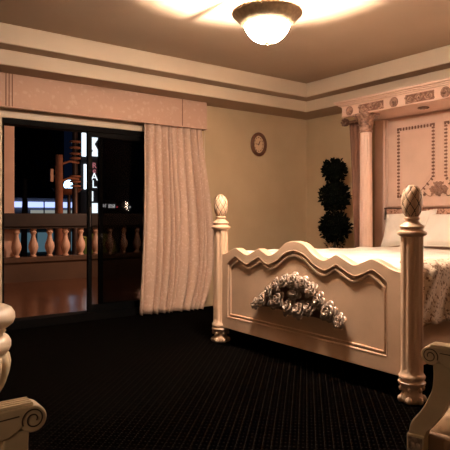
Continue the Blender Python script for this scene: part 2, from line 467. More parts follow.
def make_post(y):
    c = (BX + .005, y, 0)
    prof = [(.066, .10), (.074, .106), (.076, .118), (.066, .126), (.064, .135), (.073, .14), (.075, .152), (.070, .16), (.0625, .170), (.0625, .20), (.0625, .93), (.0625, .948)]
    p = MB().lathe(prof, c, 64, flute=(8, .010, 9, 10)).build('post', 'bed_paint', bed, angle=50)
    MB().lathe([(.060, .945), (.068, .95), (.079, .957), (.082, .966), (.079, .975), (.062, .982), (.058, .992), (.066, .996), (.068, 1.004), (.062, 1.012), (.046, 1.022), (.038, 1.032), (.036, 1.042), (.044, 1.047), (.044, 1.055), (.036, 1.06)], c, 40).build('capital', 'bed_paint', p)
    # pineapple finial with crossing grooves
    pf = []
    for k in range(23):
        t = k / 22
        r_ = .059 * max(.02, 1 - abs((t * 1.86 - .88) / 1.0) ** 2.3) ** .5
        pf.append((r_, 1.055 + .188 * t))
    pp = MB()
    seg = 64; n = 7
    v = []
    for k, (r_, z) in enumerate(pf):
        t = k / 22
        for i in range(seg):
            a = 2 * PI * i / seg
            g = min(abs(math.sin(n * .5 * (a + 2.1 * t))), abs(math.sin(n * .5 * (a - 2.1 * t))))
            q = r_ * (1 - .11 * (1 - min(1, g * 3.2)))
            v.append((c[0] + q * math.cos(a), c[1] + q * math.sin(a), z))
    f = [(k * seg + i, k * seg + (i + 1) % seg, (k + 1) * seg + (i + 1) % seg, (k + 1) * seg + i) for k in range(22) for i in range(seg)]
    f.append(tuple(range(22 * seg, 23 * seg)))
    pp.add(v, f)
    fin = pp.build('pineapple_finial', 'bed_carved' if False else 'bed_paint', p, angle=60)
    gl = MB()
    for sgn in (-1, 1):
        for j in range(n):
            path = []
            for k in range(1, 22):
                t = k / 22; a = 2 * PI * j / n - sgn * 2.1 * t
                q = pf[k][0] * .915
                path.append((c[0] + q * math.cos(a), c[1] + q * math.sin(a), pf[k][1]))
            gl.tube(path, .0032, 5)
    gl.build('finial_lattice', 'groove', p)
    ft = MB()
    ft.lathe([(.052, 0), (.06, .01), (.062, .03), (.056, .05), (.05, .07), (.056, .085), (.066, .10)], c, 24)
    for k in range(6):
        a = 2 * PI * k / 6 + R(20)
        ft.ball((c[0] + .062 * math.cos(a), c[1] + .062 * math.sin(a), .022), (.020, .020, .021), 10, 7)
        ft.ball((c[0] + .062 * math.cos(a), c[1] + .062 * math.sin(a), .082), (.012, .012, .016), 10, 7)
    ft.build('carved_foot', 'bed_paint', p)
    return p
make_post(BC + .918); make_post(BC - .940)
for s_ in (-1, 1):
    y = BC + s_ * .812
    rl = MB().box(BX + .05, 5.1, y - .02, y + .02, .14, .43).build('side_rail', 'bed_paint', bed, bevel=.006)
    ye = y + s_ * .02
    pts = [(2.92, ye, .19), (4.7, ye, .19), (4.7, ye, .36)]
    for k in range(1, 30):
        t = k / 30; pts.append((4.7 - 1.78 * t, ye, .36 + .035 * abs(math.sin(3 * PI * t))))
    pts.append((2.92, ye, .36))
    MB().tube(pts, .009, 6, True, up=(0, 1, 0)).build('rail_moulding', 'bed_paint', rl)
    for x in (4.98,):
        MB().lathe([(.03, 0), (.045, .02), (.04, .08), (.05, .14)], (x, y, 0), 16).build('rear_foot', 'bed_paint', bed)

# rose and leaf carving
def petal_ring(mb, n, Rr, H, z0, ph, curl):
    for k in range(n):
        a0 = ph + 2 * PI * k / n; span = PI / n * 1.12
        def fn(u, v, a0=a0, span=span):
            s_ = (u - .5) * 2
            lim = 1 - .28 * abs(s_) ** 2.6
            b_ = v * lim
            r_ = Rr * (.12 + .88 * b_ ** .8) + curl * Rr * b_ ** 5
            z = z0 + H * math.sin(min(1, b_) * PI * .56) - curl * H * .8 * b_ ** 5
            a = a0 + span * s_
            return (r_ * math.cos(a), r_ * math.sin(a), z)
        mb.grid(fn, 7, 6)
rose = MB()
petal_ring(rose, 5, 1.0, .50, 0, 0, .30); petal_ring(rose, 4, .74, .78, .04, .5, .22); petal_ring(rose, 3, .46, .98, .08, .2, .10)
rose.grid(lambda u, v: ((.04 + .16 * (1 - .6 * v)) * math.cos(u * 2.4 * PI) * (1 - .35 * u), (.04 + .16 * (1 - .6 * v)) * math.sin(u * 2.4 * PI) * (1 - .35 * u), .15 + .85 * v), 22, 4)
leaf_ = MB()
def leaf_fn(u, v):
    w_ = .34 * math.sin(PI * min(1, v * .96 + .04) ** .8) * (1 + .10 * math.sin(v * 22))
    s_ = (u - .5) * 2
    return (v, s_ * w_, .16 * abs(s_) ** 1.2 + .22 * math.sin(v * 2.6) - .05)
leaf_.grid(leaf_fn, 7, 12)
def proto(mb, name, mat, solid):
    o = mb.build(name, mat, None, solid=solid, angle=60); return o
rose_p = proto(rose, 'rose', 'bed_carved', .05); leaf_p = proto(leaf_, 'leaf', 'bed_carved', .04)

FACE = Matrix.Rotation(R(-90), 4, 'Y')          # local +Z -> world -X
def orient(roll, ty=0, tz=0):
    return (FACE @ Matrix.Rotation(ty, 4, 'Y') @ Matrix.Rotation(tz, 4, 'X') @ Matrix.Rotation(roll, 4, 'Z')).to_euler()
def leaf_orient(ang, tilt):
    """leaf pointing at angle ang in the YZ plane (0 = +Z up, positive towards +Y), leaning out of the panel"""
    d = Vector((-math.sin(tilt), math.sin(ang) * math.cos(tilt), math.cos(ang) * math.cos(tilt)))
    n = Vector((-1, 0, 0)); y = n.cross(d).normalized(); n = d.cross(y).normalized()
    return Matrix((d, y, n)).transposed().to_euler()
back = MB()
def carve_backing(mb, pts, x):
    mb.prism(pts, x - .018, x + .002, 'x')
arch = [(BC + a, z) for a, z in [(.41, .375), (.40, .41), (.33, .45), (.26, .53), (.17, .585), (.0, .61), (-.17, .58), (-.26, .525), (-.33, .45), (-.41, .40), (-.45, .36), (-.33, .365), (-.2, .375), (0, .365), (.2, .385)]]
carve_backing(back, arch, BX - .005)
cv = back.build('rose_carving', 'glaze_and_shade', bed, bevel=.006)  # dark backing paints the shade in the gaps between the roses
roses = [(.40, .392, .036), (.325, .425, .046), (.245, .50, .046), (.165, .555, .046), (.08, .588, .046), (-.01, .60, .050), (-.10, .588, .046), (-.185, .55, .048), (-.26, .495, .050), (-.345, .432, .056), (-.435, .385, .042),
         (.13, .455, .055), (.03, .41, .056), (-.08, .405, .056), (-.175, .43, .052), (.20, .425, .044), (-.015, .515, .044)]
first = True
for a, z, r_ in roses:
    part_copy(rose_p, cv, (BX - .022, BC + a, z), orient(random.uniform(0, 6), random.uniform(.15, .6), random.uniform(-.35, .35)), r_ * 1.05)
for k in range(46):
    a, z, r_ = random.choice(roses)
    ang = math.atan2(a * 1.3, z - .36) + random.uniform(-1.0, 1.0)
    part_copy(leaf_p, cv, (BX - .020, BC + a * .97, z - .004), leaf_orient(ang, random.uniform(.35, .95)), random.uniform(.050, .070))

# ------------------------------------------------------------------ headboard with tester canopy
hb = thing('canopy_headboard', 'tall pink carved headboard with columns and a canopy over the bed head', 'headboard', (5.15, BC, 0))
HX = 5.15
bp_ = MB().box(HX, XW - .004, BC - 1.22, BC + 1.22, .0, 2.15).build('back_panel', 'pink_paint', hb, bevel=.004)
# raised centre panel + side pilasters
MB().box(HX - .022, HX + .002, BC - 1.035, BC + 1.035, 1.16, 2.125).build('raised_field', 'pink_paint', bp_, bevel=.008)
for s_ in (-1, 1):
    y = BC + s_ * 1.135
    MB().box(HX - .03, HX + .002, y - .055, y + .055, .0, 2.148).build('pilaster', 'pink_paint', bp_, bevel=.01)
    MB().box(HX - .012, HX + .002, y - .085, y + .085, .0, 2.148).build('pilaster_backing', 'pink_paint', bp_, bevel=.004)
# damask band
bd = MB().box(HX - .012, HX + .002, BC - 1.09, BC + 1.09, 1.03, 1.135).build('carved_band', 'band', hb)
MB().box(HX - .02, HX + .002, BC - 1.10, BC + 1.10, 1.135, 1.152).build('band_moulding', 'glaze_and_shade', bd, bevel=.004)
MB().box(HX - .02, HX + .002, BC - 1.10, BC + 1.10, 1.018, 1.032).build('band_moulding', 'glaze_and_shade', bd, bevel=.004)
MB().box(HX - .02, HX + .002, BC + 1.085, BC + 1.10, 1.03, 1.14).build('band_moulding', 'glaze_and_shade', bd, bevel=.003)
# dentil framed panels
def dentil_frame(pts, closed=True):
    x = HX - .022
    fr = MB().tube([(x, y, z) for y, z in pts], .006, 6, True, up=(1, 0, 0)).build('panel_frame', 'pink_paint', hb)
    cy = sum(p[0] for p in pts) / len(pts); cz = sum(p[1] for p in pts) / len(pts)
    inn = [(y + .055 * (1 if y < cy else -1) * (abs(y - cy) > .02), z + .05 * (-1 if z > cz else 1)) for y, z in pts]
    MB().tube([(x, y, z) for y, z in inn], .005, 6, True, up=(1, 0, 0)).build('inner_bead', 'pink_paint', fr)
    tk = MB()
    n = len(pts)
    for i in range(n):
        p, q = Vector(pts[i]), Vector(pts[(i + 1) % n]); L = (q - p).length
        t = (q - p) / L; mid = (p + q) / 2; nrm = Vector((-t[1], t[0]))
        if nrm.dot(Vector((cy, cz)) - mid) < 0: nrm = -nrm
        cnt = max(1, int(L / .036))
        for k in range(cnt):
            o = p + t * (k + .5) * L / cnt + nrm * .026
            ang = math.atan2(t[1], t[0])
            tk.box(-.006, .006, -.009, .009, -.016, .016, Matrix.Translation((x, o[0], o[1])) @ Matrix.Rotation(ang, 4, 'X'))
    tk.tube([(x + .004, (p[0] + q[0]) / 2, (p[1] + q[1]) / 2) for p, q in zip(pts, inn)], .006, 5, True, up=(1, 0, 0))
    tk.build('dentil_strip', 'dentil', fr)
def arc(c, r0, a0, a1, n=7): return [(c[0] + r0 * math.cos(a0 + (a1 - a0) * k / n), c[1] + r0 * math.sin(a0 + (a1 - a0) * k / n)) for k in range(n + 1)]
T, B1, B2 = 2.035, 1.455, 1.25
cl, cr = BC + .39, BC - .39
lo = [(.911, T), (.435, T), (.435, B1)] + [(.435 + .28 * (k / 6), B1 - (B1 - B2) * math.sin(k / 6 * PI / 2) ** 1.0) for k in range(1, 7)] + [(.911, B2)]
dentil_frame([(BC + a, z) for a, z in lo])
dentil_frame([(BC - a, z) for a, z in lo])
mid = [(.344, T), (-.344, T), (-.344, B1)] + [(-.344 + .20 * k / 6, B1 - (B1 - B2) * math.sin(k / 6 * PI / 2)) for k in range(1, 7)] + [(.344 - .20 * k / 6, B1 - (B1 - B2) * math.sin(k / 6 * PI / 2)) for k in range(6, 0, -1)] + [(.344, B1)]
dentil_frame([(BC + a, z) for a, z in mid])
# carved bouquets where the panels meet
rose_q = rose_p.copy(); rose_q.data = rose_p.data.copy(); rose_q.data.materials[0] = MATS['pink_carved']
leaf_q = leaf_p.copy(); leaf_q.data = leaf_p.data.copy(); leaf_q.data.materials[0] = MATS['pink_carved']
for cy in (cl, cr):
    sc = MB()
    for s_ in (-1, 1):
        path = []
        for k in range(26):
            t = k / 25; q = t * 2.6 * PI
            path.append((HX - .03, cy + s_ * (.03 + .13 * t + .02 * math.sin(q)), 1.335 + .035 * math.sin(q * .9) - .05 * t))
        sc.tube(path, [.009 * (1 - .5 * k / 25) for k in range(26)], 6)
        sc.ball((HX - .03, cy + s_ * .17, 1.285), .016, 8, 6)
    cb = sc.build('bouquet_carving', 'pink_carved', hb)
    for dy, dz, r_ in ((0, 1.365, .045), (.055, 1.335, .035), (-.055, 1.335, .035), (0, 1.305, .035)):
        part_copy(rose_q, cb, (HX - .024, cy + dy, dz), orient(random.uniform(0, 6)), r_)
    for dy, dz, an in ((.04, 1.385, .6), (-.04, 1.385, -.6), (.08, 1.34, 1.5), (-.08, 1.34, -1.5), (.06, 1.30, 2.1), (-.06, 1.30, -2.1)):
        part_copy(leaf_q, cb, (HX - .024, cy + dy, dz), leaf_orient(an, .25), .036)
# tester, frieze, cornice
TX = 4.60
ts = MB().box(TX + .03, XW - .004, BC - 1.20, BC + 1.20, 2.15, 2.30).build('tester', 'pink_paint', hb, bevel=.004)
MB().lathe([(.05, 2.135), (.06, 2.142), (.055, 2.151)], (4.86, BC + .40, 0), 16, flute=(8, .02, 0, 1)).build('underside_boss', 'glaze_and_shade', ts)
MB().lathe([(.05, 2.135), (.06, 2.142), (.055, 2.151)], (4.86, BC - .40, 0), 16, flute=(8, .02, 0, 1)).build('underside_boss', 'glaze_and_shade', ts)
co = MB()
for (d, z0, z1) in ((.00, 2.245, 2.258), (-.02, 2.258, 2.274), (-.035, 2.274, 2.286), (-.055, 2.286, 2.309)):
    co.box(TX + d, XW - .004, BC - 1.235 + d - .02, BC + 1.235 - d + .02, z0, z1)
co.build('cornice', 'pink_paint', hb, bevel=.004)
fz = MB().box(TX, TX + .035, BC - 1.235, BC + 1.235, 2.143, 2.246).build('frieze', 'pink_paint', hb, bevel=.004)
MB().box(TX - .006, TX + .03, BC - 1.24, BC + 1.24, 2.138, 2.148).build('frieze_bead', 'pink_paint', fz, bevel=.003)
def rosette(y):
    rb = MB()
    M_ = Matrix.Translation((TX, y, 2.195)) @ FACE
    rb.lathe([(.045, -.004), (.046, .006), (.038, .012), (.032, .006)], (0, 0, 0), 28, M=M_)
    for k in range(8):
        a = 2 * PI * k / 8
        rb.ball((.022 * math.cos(a), .022 * math.sin(a), .008), (.011, .011, .009), 8, 6, M=M_)
    rb.ball((0, 0, .012), .011, 10, 6, M=M_)
    rb.build('rosette', 'pink_carved', fz)
    MB().lathe([(.050, -.003), (.050, .0025)], (0, 0, 0), 28, M=M_).build('rosette_recess_shade', 'dentil', fz)  # dark disc paints recess shade around the rosette
for a in (0, .56, -.56, 1.13, -1.13): rosette(BC + a)
def scroll_panel(y0, y1):
    mb = MB()
    mb.box(TX - .0025, TX + .004, y0, y1, 2.153, 2.156); mb.box(TX - .0025, TX + .004, y0, y1, 2.235, 2.238)
    gr = MB().box(TX - .002, TX + .004, y0, y1, 2.152, 2.239).build('scroll_recess_shade', 'dentil', fz)  # dark ground paints the recess shade behind the scrolls
    L = y1 - y0; n = 3
    for k in range(n):
        cy = y0 + L * (k + .5) / n; up = 1 if k % 2 else -1
        path = []
        for i in range(30):
            t = i / 29; q = t * 3.2 * PI; r_ = .036 * (1 - .8 * t)
            path.append((TX - .007, cy + r_ * math.cos(q) * 1.15, 2.195 + up * r_ * math.sin(q)))
        mb.tube(path, .0075, 6, up=(1, 0, 0))
        for s_ in (-1, 1):
            mb.ball((0, 0, 0), (.006, .022, .009), 8, 6, Matrix.Translation((TX - .007, cy + s_ * .045, 2.195 - up * s_ * .022)) @ Matrix.Rotation(s_ * up * .7, 4, 'X'))
    mb.build('scroll_carving', 'pink_carved', fz)
for a0, a1 in ((.115, .425), (.685, 1.0)):
    scroll_panel(BC + a0, BC + a1); scroll_panel(BC - a1, BC - a0)
for s_ in (-1, 1):
    y = BC + s_ * .97; c = (4.68, y, 0)
    k_ = MB().lathe([(.07, .16), (.07, .2), (.066, 1.2), (.061, 1.955)], c, 48, flute=(12, .006, 1, 3)).build('column', 'pink_paint', hb, angle=55)
    MB().lathe([(.10, 0), (.10, .06), (.09, .07), (.095, .09), (.09, .11), (.078, .12), (.085, .14), (.07, .165)], c, 32).build('column_base', 'pink_paint', k_)
    cp = MB().lathe([(.063, 1.945), (.074, 1.955), (.066, 1.968), (.062, 1.99), (.066, 2.04), (.078, 2.09), (.098, 2.12), (.10, 2.125)], c, 32)
    cp.box(4.68 - .10, 4.68 + .10, y - .10, y + .10, 2.122, 2.146)
    for ring_, (zz, rr, n_) in enumerate(((1.975, .064, 8), (2.03, .072, 8))):
        for k in range(n_):
            a = 2 * PI * (k + .5 * ring_) / n_
            def fn(u, v, a=a, zz=zz, rr=rr):
                q = (u - .5) * .62 * (1 - .55 * v ** 2); r_ = rr + .004 + .034 * v ** 3
                return (4.68 + r_ * math.cos(a + q), y + r_ * math.sin(a + q), zz + .075 * v - .018 * v ** 6)
            cp.grid(fn, 5, 6)
    for k in range(4):
        a = PI / 4 + k * PI / 2
        cp.ball((4.68 + .105 * math.cos(a), y + .105 * math.sin(a), 2.105), (.02, .02, .02), 10, 7)
    cp.build('column_capital', 'pink_carved', k_)
    sbk = MB()
    yb = BC + s_ * 1.265
    sbk.ball((4.70, yb, 2.095), (.035, .045, .042), 14, 9)
    for k in range(7):
        a = 2 * PI * k / 7
        sbk.ball((4.675, yb + .032 * math.cos(a), 2.095 + .032 * math.sin(a)), (.02, .015, .015), 8, 6)
    sbk.ball((4.66, yb, 2.095), .014, 8, 6)
    sbk.tube([(4.70, yb, 2.095), (4.70, BC + s_ * 1.06, 2.095)], .014, 8)
    sbk.build('carved_rod_end', 'glaze_and_shade', hb)

# drape hung behind the left column
def drape_fn(sg):
    def fn(u, v):
        z = 2.10 - 1.55 * v
        wid = .19 * (1 - .55 * v ** 1.3)
        yc = BC + sg * (1.198 - .045 * v)
        ph = u * 2 * PI * 3.5
        return (4.79 + .028 * math.sin(ph) * (1 - .4 * v), yc + (u - .5) * wid + .006 * math.sin(6 * v + ph), z)
    return fn
for sg, lab in ((1, 'brown drape gathered behind the headboard column nearest the topiary'),):
    dr = MB().grid(drape_fn(sg), 60, 24).build('bed_drape', 'drape', solid=.004, angle=80)
    tag(dr, lab, 'drape')

# ------------------------------------------------------------------ bedding
mt = MB().box(2.79, 5.12, BC - .785, BC + .785, .30, .66).build('mattress', 'mattress', bevel=.03)
tag(mt, 'thick mattress under the cream quilt on the bed', 'mattress')
def quilt_fn(u, v):
    x = 2.785 + 2.32 * u
    zt = .745 - .035 * u + .012 * math.sin(9 * x + 2) * math.sin(5 * v * 4) + .008 * math.sin(17 * x + 11 * v)
    W = .85; drop = .30
    tot = 2 * W + 2 * drop; s_ = v * tot - tot / 2
    a = abs(s_); sg = 1 if s_ >= 0 else -1
    rr = .07
    if a < W - rr: y, z = a, zt
    elif a < W - rr + rr * PI / 2:
        q = (a - (W - rr)) / rr; y = W - rr + rr * math.sin(q); z = zt - rr * (1 - math.cos(q))
    else:
        q = a - (W - rr + rr * PI / 2); y = W + .012 * math.sin(14 * x) * q / drop; z = zt - rr - q
    return (x, BC + sg * y, z)
qt = MB().grid(quilt_fn, 60, 70).build('quilt', 'linen', solid=.02, angle=80, offset=1)
tag(qt, 'cream white quilt spread over the carved bed', 'quilt')
def cover_fn(u, v):
    x = 2.80 + .98 * u + .03 * math.sin(9 * v + 2)
    W = .895; top = .12; drop = .335
    tot = top + drop; s_ = v * tot
    lump = .012 * math.sin(23 * x + 4 * v) + .010 * math.sin(41 * x + 13 * v)
    zt = .785 - .03 * u
    rr = .06
    if s_ < top - rr: y, z = W - top + s_, zt
    elif s_ < top - rr + rr * PI / 2:
        q = (s_ - (top - rr)) / rr; y = W - rr + rr * math.sin(q); z = zt - rr * (1 - math.cos(q))
    else:
        q = s_ - (top - rr + rr * PI / 2); y = W + .5 * lump + .02 * q / drop; z = zt - rr - q
    return (x, BC - y - max(0, lump), z + .6 * lump)
cvl = MB().grid(cover_fn, 70, 30).build('bed_throw', 'coverlet', solid=.018, angle=80)
tag(cvl, 'brown floral throw draped over the bed edge beside the near post', 'throw')
def pillow(name, label, cx, cy, cz, w_, h_, t_, lean, yaw, roll=0):
    mb = MB()
    def side(sg):
        def fn(u, v):
            a, b_ = (u - .5) * 2, (v - .5) * 2
            e = max(0, (1 - abs(a) ** 2.6)) * max(0, (1 - abs(b_) ** 2.6))
            p = 1 - .07 * (1 - abs(a) ** 2) * (abs(b_) ** 3) - .0
            q = 1 - .07 * (1 - abs(b_) ** 2) * (abs(a) ** 3)
            th = t_ * e ** .42 * (1 + .04 * math.sin(7 * a + 3 * b_))
            return (sg * th, a * w_ / 2 * q, b_ * h_ / 2 * p)
        return fn
    M_ = Matrix.Translation((cx, cy, cz)) @ Matrix.Rotation(yaw, 4, 'Z') @ Matrix.Rotation(lean, 4, 'Y') @ Matrix.Rotation(roll, 4, 'X')
    mb.grid(side(1), 20, 20, M_); mb.grid(side(-1), 20, 20, M_)
    seam = []
    for i in range(64):
        q = 2 * PI * i / 64
        a = max(-1, min(1, 1.4 * math.cos(q))); b_ = max(-1, min(1, 1.4 * math.sin(q)))
        seam.append(M_ @ Vector((0, a * w_ / 2 * (1 - .07 * (1 - b_ * b_) * abs(a) ** 3), b_ * h_ / 2 * (1 - .07 * (1 - a * a) * abs(b_) ** 3))))
    r_ = thing(name, label, 'pillow', (cx, cy, cz - h_ / 2), 'cream pillows at the head of the bed')
    mb.build('pillowcase', 'linen', r_, angle=80)
    MB().tube(seam, .005, 6, True).build('piping', 'linen', r_)
pillow('pillow', 'cream pillow leaning at the head nearest the left headboard column', 4.985, BC + .665, .925, .60, .39, .075, R(24), R(2), R(-6))
pillow('pillow', 'cream pillow in front, partly hiding the pillow by the left column', 4.85, BC + .10, .92, .60, .36, .09, R(30), R(-3))

# ------------------------------------------------------------------ topiary
tp = thing('topiary_tree', 'dark potted topiary with three leafy balls in the room corner', 'topiary', (4.9, 4.43, 0))
MB().lathe([(.10, 0), (.125, .02), (.15, .26), (.165, .27), (.165, .30), (.145, .30), (.14, .27)], (4.9, 4.43, 0), 28).build('pot', 'pot', tp)
MB().tube([(4.9, 4.43, .25), (4.905, 4.435, .6), (4.895, 4.425, 1.0), (4.9, 4.43, 1.6)], [.02, .018, .016, .012], 8).build('trunk', 'trunk', tp)
def foliage(mb, c, r, n, ls):
    for k in range(n):
        d = Vector((random.gauss(0, 1), random.gauss(0, 1), random.gauss(0, 1))).normalized()
        p = Vector(c) + d * r * random.uniform(.72, 1.0)
        x = (d + Vector((random.gauss(0, .6), random.gauss(0, .6), random.gauss(0, .6)))).normalized()
        y = x.cross(Vector((random.gauss(0, 1), random.gauss(0, 1), random.gauss(0, 1)))).normalized(); z = x.cross(y)
        s_ = ls * random.uniform(.7, 1.3)
        mb.add([p, p + x * .5 * s_ + y * .28 * s_ + z * .06 * s_, p + x * s_, p + x * .5 * s_ - y * .28 * s_ + z * .06 * s_, p + x * .5 * s_], [(0, 1, 4), (1, 2, 4), (4, 2, 3), (0, 4, 3)])
for z, r_, n in ((1.60, .125, 420), (1.29, .165, 620), (.93, .165, 620)):
    mb = MB().ball((4.9, 4.43, z), r_ * .86, 14, 9); foliage(mb, (4.9, 4.43, z), r_, n, .055)
    mb.build('foliage_ball', 'leaf', tp, angle=180)
mb = MB(); foliage(mb, (4.9, 4.43, 1.11), .08, 70, .05); foliage(mb, (4.9, 4.43, 1.45), .07, 50, .05)
foliage(mb, (4.9, 4.43, .72), .1, 90, .05)
mb.build('stem_leaves', 'leaf', tp, angle=180)

# ------------------------------------------------------------------ pedestal table at the left edge
PXc, PYc = .399, 2.068
pt = thing('pedestal_table', 'small round cream pedestal table at the left edge', 'table', (PXc, PYc, 0))
C2 = (PXc, PYc, 0)
MB().lathe([(.125, .672), (.150, .678), (.165, .690), (.171, .706), (.170, .722), (.160, .738), (.145, .746), (.12, .748), (.0, .748)], C2, 64, cap=False).build('table_top', 'stand_stone', pt)
MB().lathe([(.118, .676), (.136, .668), (.140, .660), (.130, .654), (.132, .644)], C2, 48).build('neck', 'ivory', pt)
MB().lathe([(.135, .586), (.150, .592), (.157, .606), (.157, .622), (.150, .636), (.138, .646)], C2, 48).build('collar', 'stand_stone', pt)
MB().lathe([(.05, .16), (.058, .22), (.066, .30), (.082, .37), (.110, .425), (.138, .472), (.152, .515), (.157, .55), (.152, .576), (.138, .59)], C2, 96, flute=(16, .010, 1, 8)).build('urn_body', 'ivory', pt, angle=50)
MB().lathe([(.16, 0), (.165, .02), (.16, .045), (.12, .06), (.08, .10), (.06, .14), (.07, .16), (.06, .185)], C2, 48).build('foot', 'ivory', pt)

# ------------------------------------------------------------------ armchairs (built facing +X, then turned)
def armchair(label, loc, rz):
    r = thing('armchair', label, 'armchair', (0, 0, 0), 'carved cream armchairs')
    P = 'ivory'
    MB().box(-.27, .175, -.275, .275, .25, .375).build('seat_rail', 'seat_fabric', r, bevel=.012)
    def cush(u, v):
        a, b_ = (u - .5) * 2, (v - .5) * 2
        e = max(0, 1 - abs(a) ** 4) * max(0, 1 - abs(b_) ** 4)
        return (-.048 + a * .222, b_ * .262, .375 + .075 * e ** .5)
    sc = MB().grid(cush, 20, 20); sc.box(-.265, .17, -.258, .258, .368, .378); sc.build('seat_cushion', 'seat_fabric', r, angle=70)
    for s_ in (-1, 1):
        y = s_ * .29; hw = .028
        VXc, VZc, VR = .12, .632, .029
        # arm beam: rounded scroll at the front, swept back to the chair back
        top = [(-.33, .655), (-.2, .652), (-.05, .657), (.06, .661), (.12, .661)]
        circ = [(VXc + VR * math.sin(R(a)), VZc + VR * math.cos(R(a))) for a in range(10, 240, 12)]
        bot = [(.07, .600), (.02, .597), (-.10, .590), (-.2, .585), (-.33, .585)]
        arm = MB().prism(top + circ + bot, y - hw, y + hw, 'y').build('arm', P, r, bevel=.004)
        rd = MB()
        for k in range(4):
            yy = y - .0195 + .013 * k
            rd.tube([(x, yy, z + .001) for x, z in top], .0058, 6)
        rd.build('reeding', P, arm)
        sg = MB()
        for side in (-1, 1):
            path = []
            for i in range(48):
                t = i / 47; q = R(205) - t * 3.3 * PI; rr = .0245 * (1 - .72 * t)
                path.append((VXc + rr * math.cos(q), y + side * (hw + .0005), VZc + rr * math.sin(q)))
            sg.tube(path, .0016, 5, up=(0, 1, 0))
            sg.tube([(-.30, y + side * (hw + .0005), .635), (-.1, y + side * (hw + .0005), .635), (.05, y + side * (hw + .0005), .642), (.09, y + side * (hw + .0005), .644)], .0014, 5)
        sg.build('scroll_groove', 'groove', arm)
        # S-curved support down to the seat corner
        cl_ = spline([(.088, .612), (.084, .57), (.088, .52), (.105, .475), (.128, .435), (.155, .40), (.165, .36)], 5)
        wd = [.025 + .004 * math.sin(PI * k / (len(cl_) - 1)) for k in range(len(cl_))]
        lft, rgt = [], []
        for k, p in enumerate(cl_):
            a = Vector(cl_[max(0, k - 1)]); b_ = Vector(cl_[min(len(cl_) - 1, k + 1)])
            t = (b_ - a).normalized(); n_ = Vector((-t[1], t[0]))
            lft.append(tuple(Vector(p) + n_ * wd[k])); rgt.append(tuple(Vector(p) - n_ * wd[k]))
        n = len(cl_)
        v = [(x, y - .024, z) for x, z in lft + rgt] + [(x, y + .024, z) for x, z in lft + rgt]
        f = []
        for k in range(n - 1):
            f += [(k, k + 1, n + k + 1, n + k), (2 * n + k, 3 * n + k, 3 * n + k + 1, 2 * n + k + 1), (k, 2 * n + k, 2 * n + k + 1, k + 1), (n + k, n + k + 1, 3 * n + k + 1, 3 * n + k)]
        f += [(0, n, 3 * n, 2 * n), (n - 1, 3 * n - 1, 4 * n - 1, 2 * n - 1)]
        MB().add(v, f).build('arm_support', P, r, bevel=.004)
        bk = MB().box(.138, .192, y - .03, y + .03, .262, .376).build('corner_block', P, r, bevel=.004)
        rb = MB()
        for (a0, a1, b0, b1) in ((.143, .187, .362, .368), (.143, .187, .27, .276), (.143, .148, .27, .368), (.182, .187, .27, .368)):
            rb.box(a0, a1, y - .034, y + .034, b0, b1)
        for k in range(4):
            a = PI / 4 + k * PI / 2
            for side in (-1, 1):
                rb.ball((.165 + .012 * math.cos(a), y + side * .031, .319 + .026 * math.sin(a)), (.009, .005, .015), 8, 6)
        rb.box(.145, .185, y - .031, y + .031, .272, .366)
        rb.build('block_carving', 'bed_carved', bk)
        for x, nm in ((.165, 'f'), (-.25, 'b')):
            k_ = 1 if x > 0 else -1
            MB().tube([(x, y * .97, .28), (x + .012 * k_, y * .98, .2), (x + .004 * k_, y * .98, .1), (x + .01 * k_, y * .99, .03), (x + .02 * k_, y, .0)], [.036, .034, .023, .019, .024], 12, up=(0, 1, 0)).build('leg', P, r)
    # back
    bf = spline([(-.30, .36), (-.30, .70), (-.27, .90), (-.13, 1.0), (0, 1.03), (.13, 1.0), (.27, .90), (.30, .70), (.30, .36)], 5)
    inn = spline([(-.24, .42), (-.24, .70), (-.215, .87), (-.11, .945), (0, .97), (.11, .945), (.215, .87), (.24, .70), (.24, .42)], 5)
    MB().ring(bf, inn, -.33, -.275, 'x').build('back_frame', P, r, bevel=.008)
    MB().prism(inn, -.325, -.27, 'x').build('back_pad', 'seat_fabric', r, bevel=.012)
    r.location = loc; r.rotation_euler = (0, 0, rz)
    return r
armchair('cream armchair in front of the pedestal table, only its scrolled arm showing at lower left', (.249, 1.506, 0), 0)
armchair('cream armchair with brown patterned seat beside the bed, at lower right', (1.864, .96, 0), R(106))

# ------------------------------------------------------------------ balcony
ZF = .06
struct(MB().box(-1, 6.5, YW + .16, 8.6, -.2, ZF).build('balcony_floor', 'terracotta'), 'glazed terracotta balcony tiles')
struct(MB().box(-1, 6.5, YW + .16, 8.7, 2.62, 2.75).build('balcony_roof', 'balcony_wall'))
bl = thing('balustrade', 'brown topped balcony balustrade with pale turned balusters outside the door', 'balustrade', (2.8, 8.45, ZF))
MB().box(-1, 6.5, 8.38, 8.60, .89, 1.095).build('top_rail', 'rail_brown', bl, bevel=.012)
MB().box(-1, 6.5, 8.41, 8.57, .858, .892).build('rail_moulding', 'rail_brown', bl, bevel=.006)
MB().box(-1, 6.5, 8.39, 8.60, .352, .43).build('bottom_rail', 'balcony_wall', bl, bevel=.01)
MB().box(-1, 6.5, 8.42, 8.58, ZF, .354).build('parapet', 'balcony_wall', bl)
bprof = [(.055, .43), (.055, .45), (.04, .46), (.045, .475), (.06, .50), (.082, .545), (.088, .585), (.078, .63), (.055, .68), (.04, .73), (.036, .76), (.046, .785), (.06, .80), (.062, .81), (.05, .82), (.055, .835), (.055, .86)]
bprof = [(r_ * .84, z) for r_, z in bprof]
bm0 = None
for k in range(-6, 14):
    x = 2.38 + .252 * k
    if bm0 is None:
        bm0 = MB().lathe(bprof, (x, 8.49, 0), 20).build('baluster', 'baluster', bl); bx0 = x
    else:
        c_ = bm0.copy(); COL.objects.link(c_); c_.parent = bl; c_.location = (x - bx0, 0, 0)
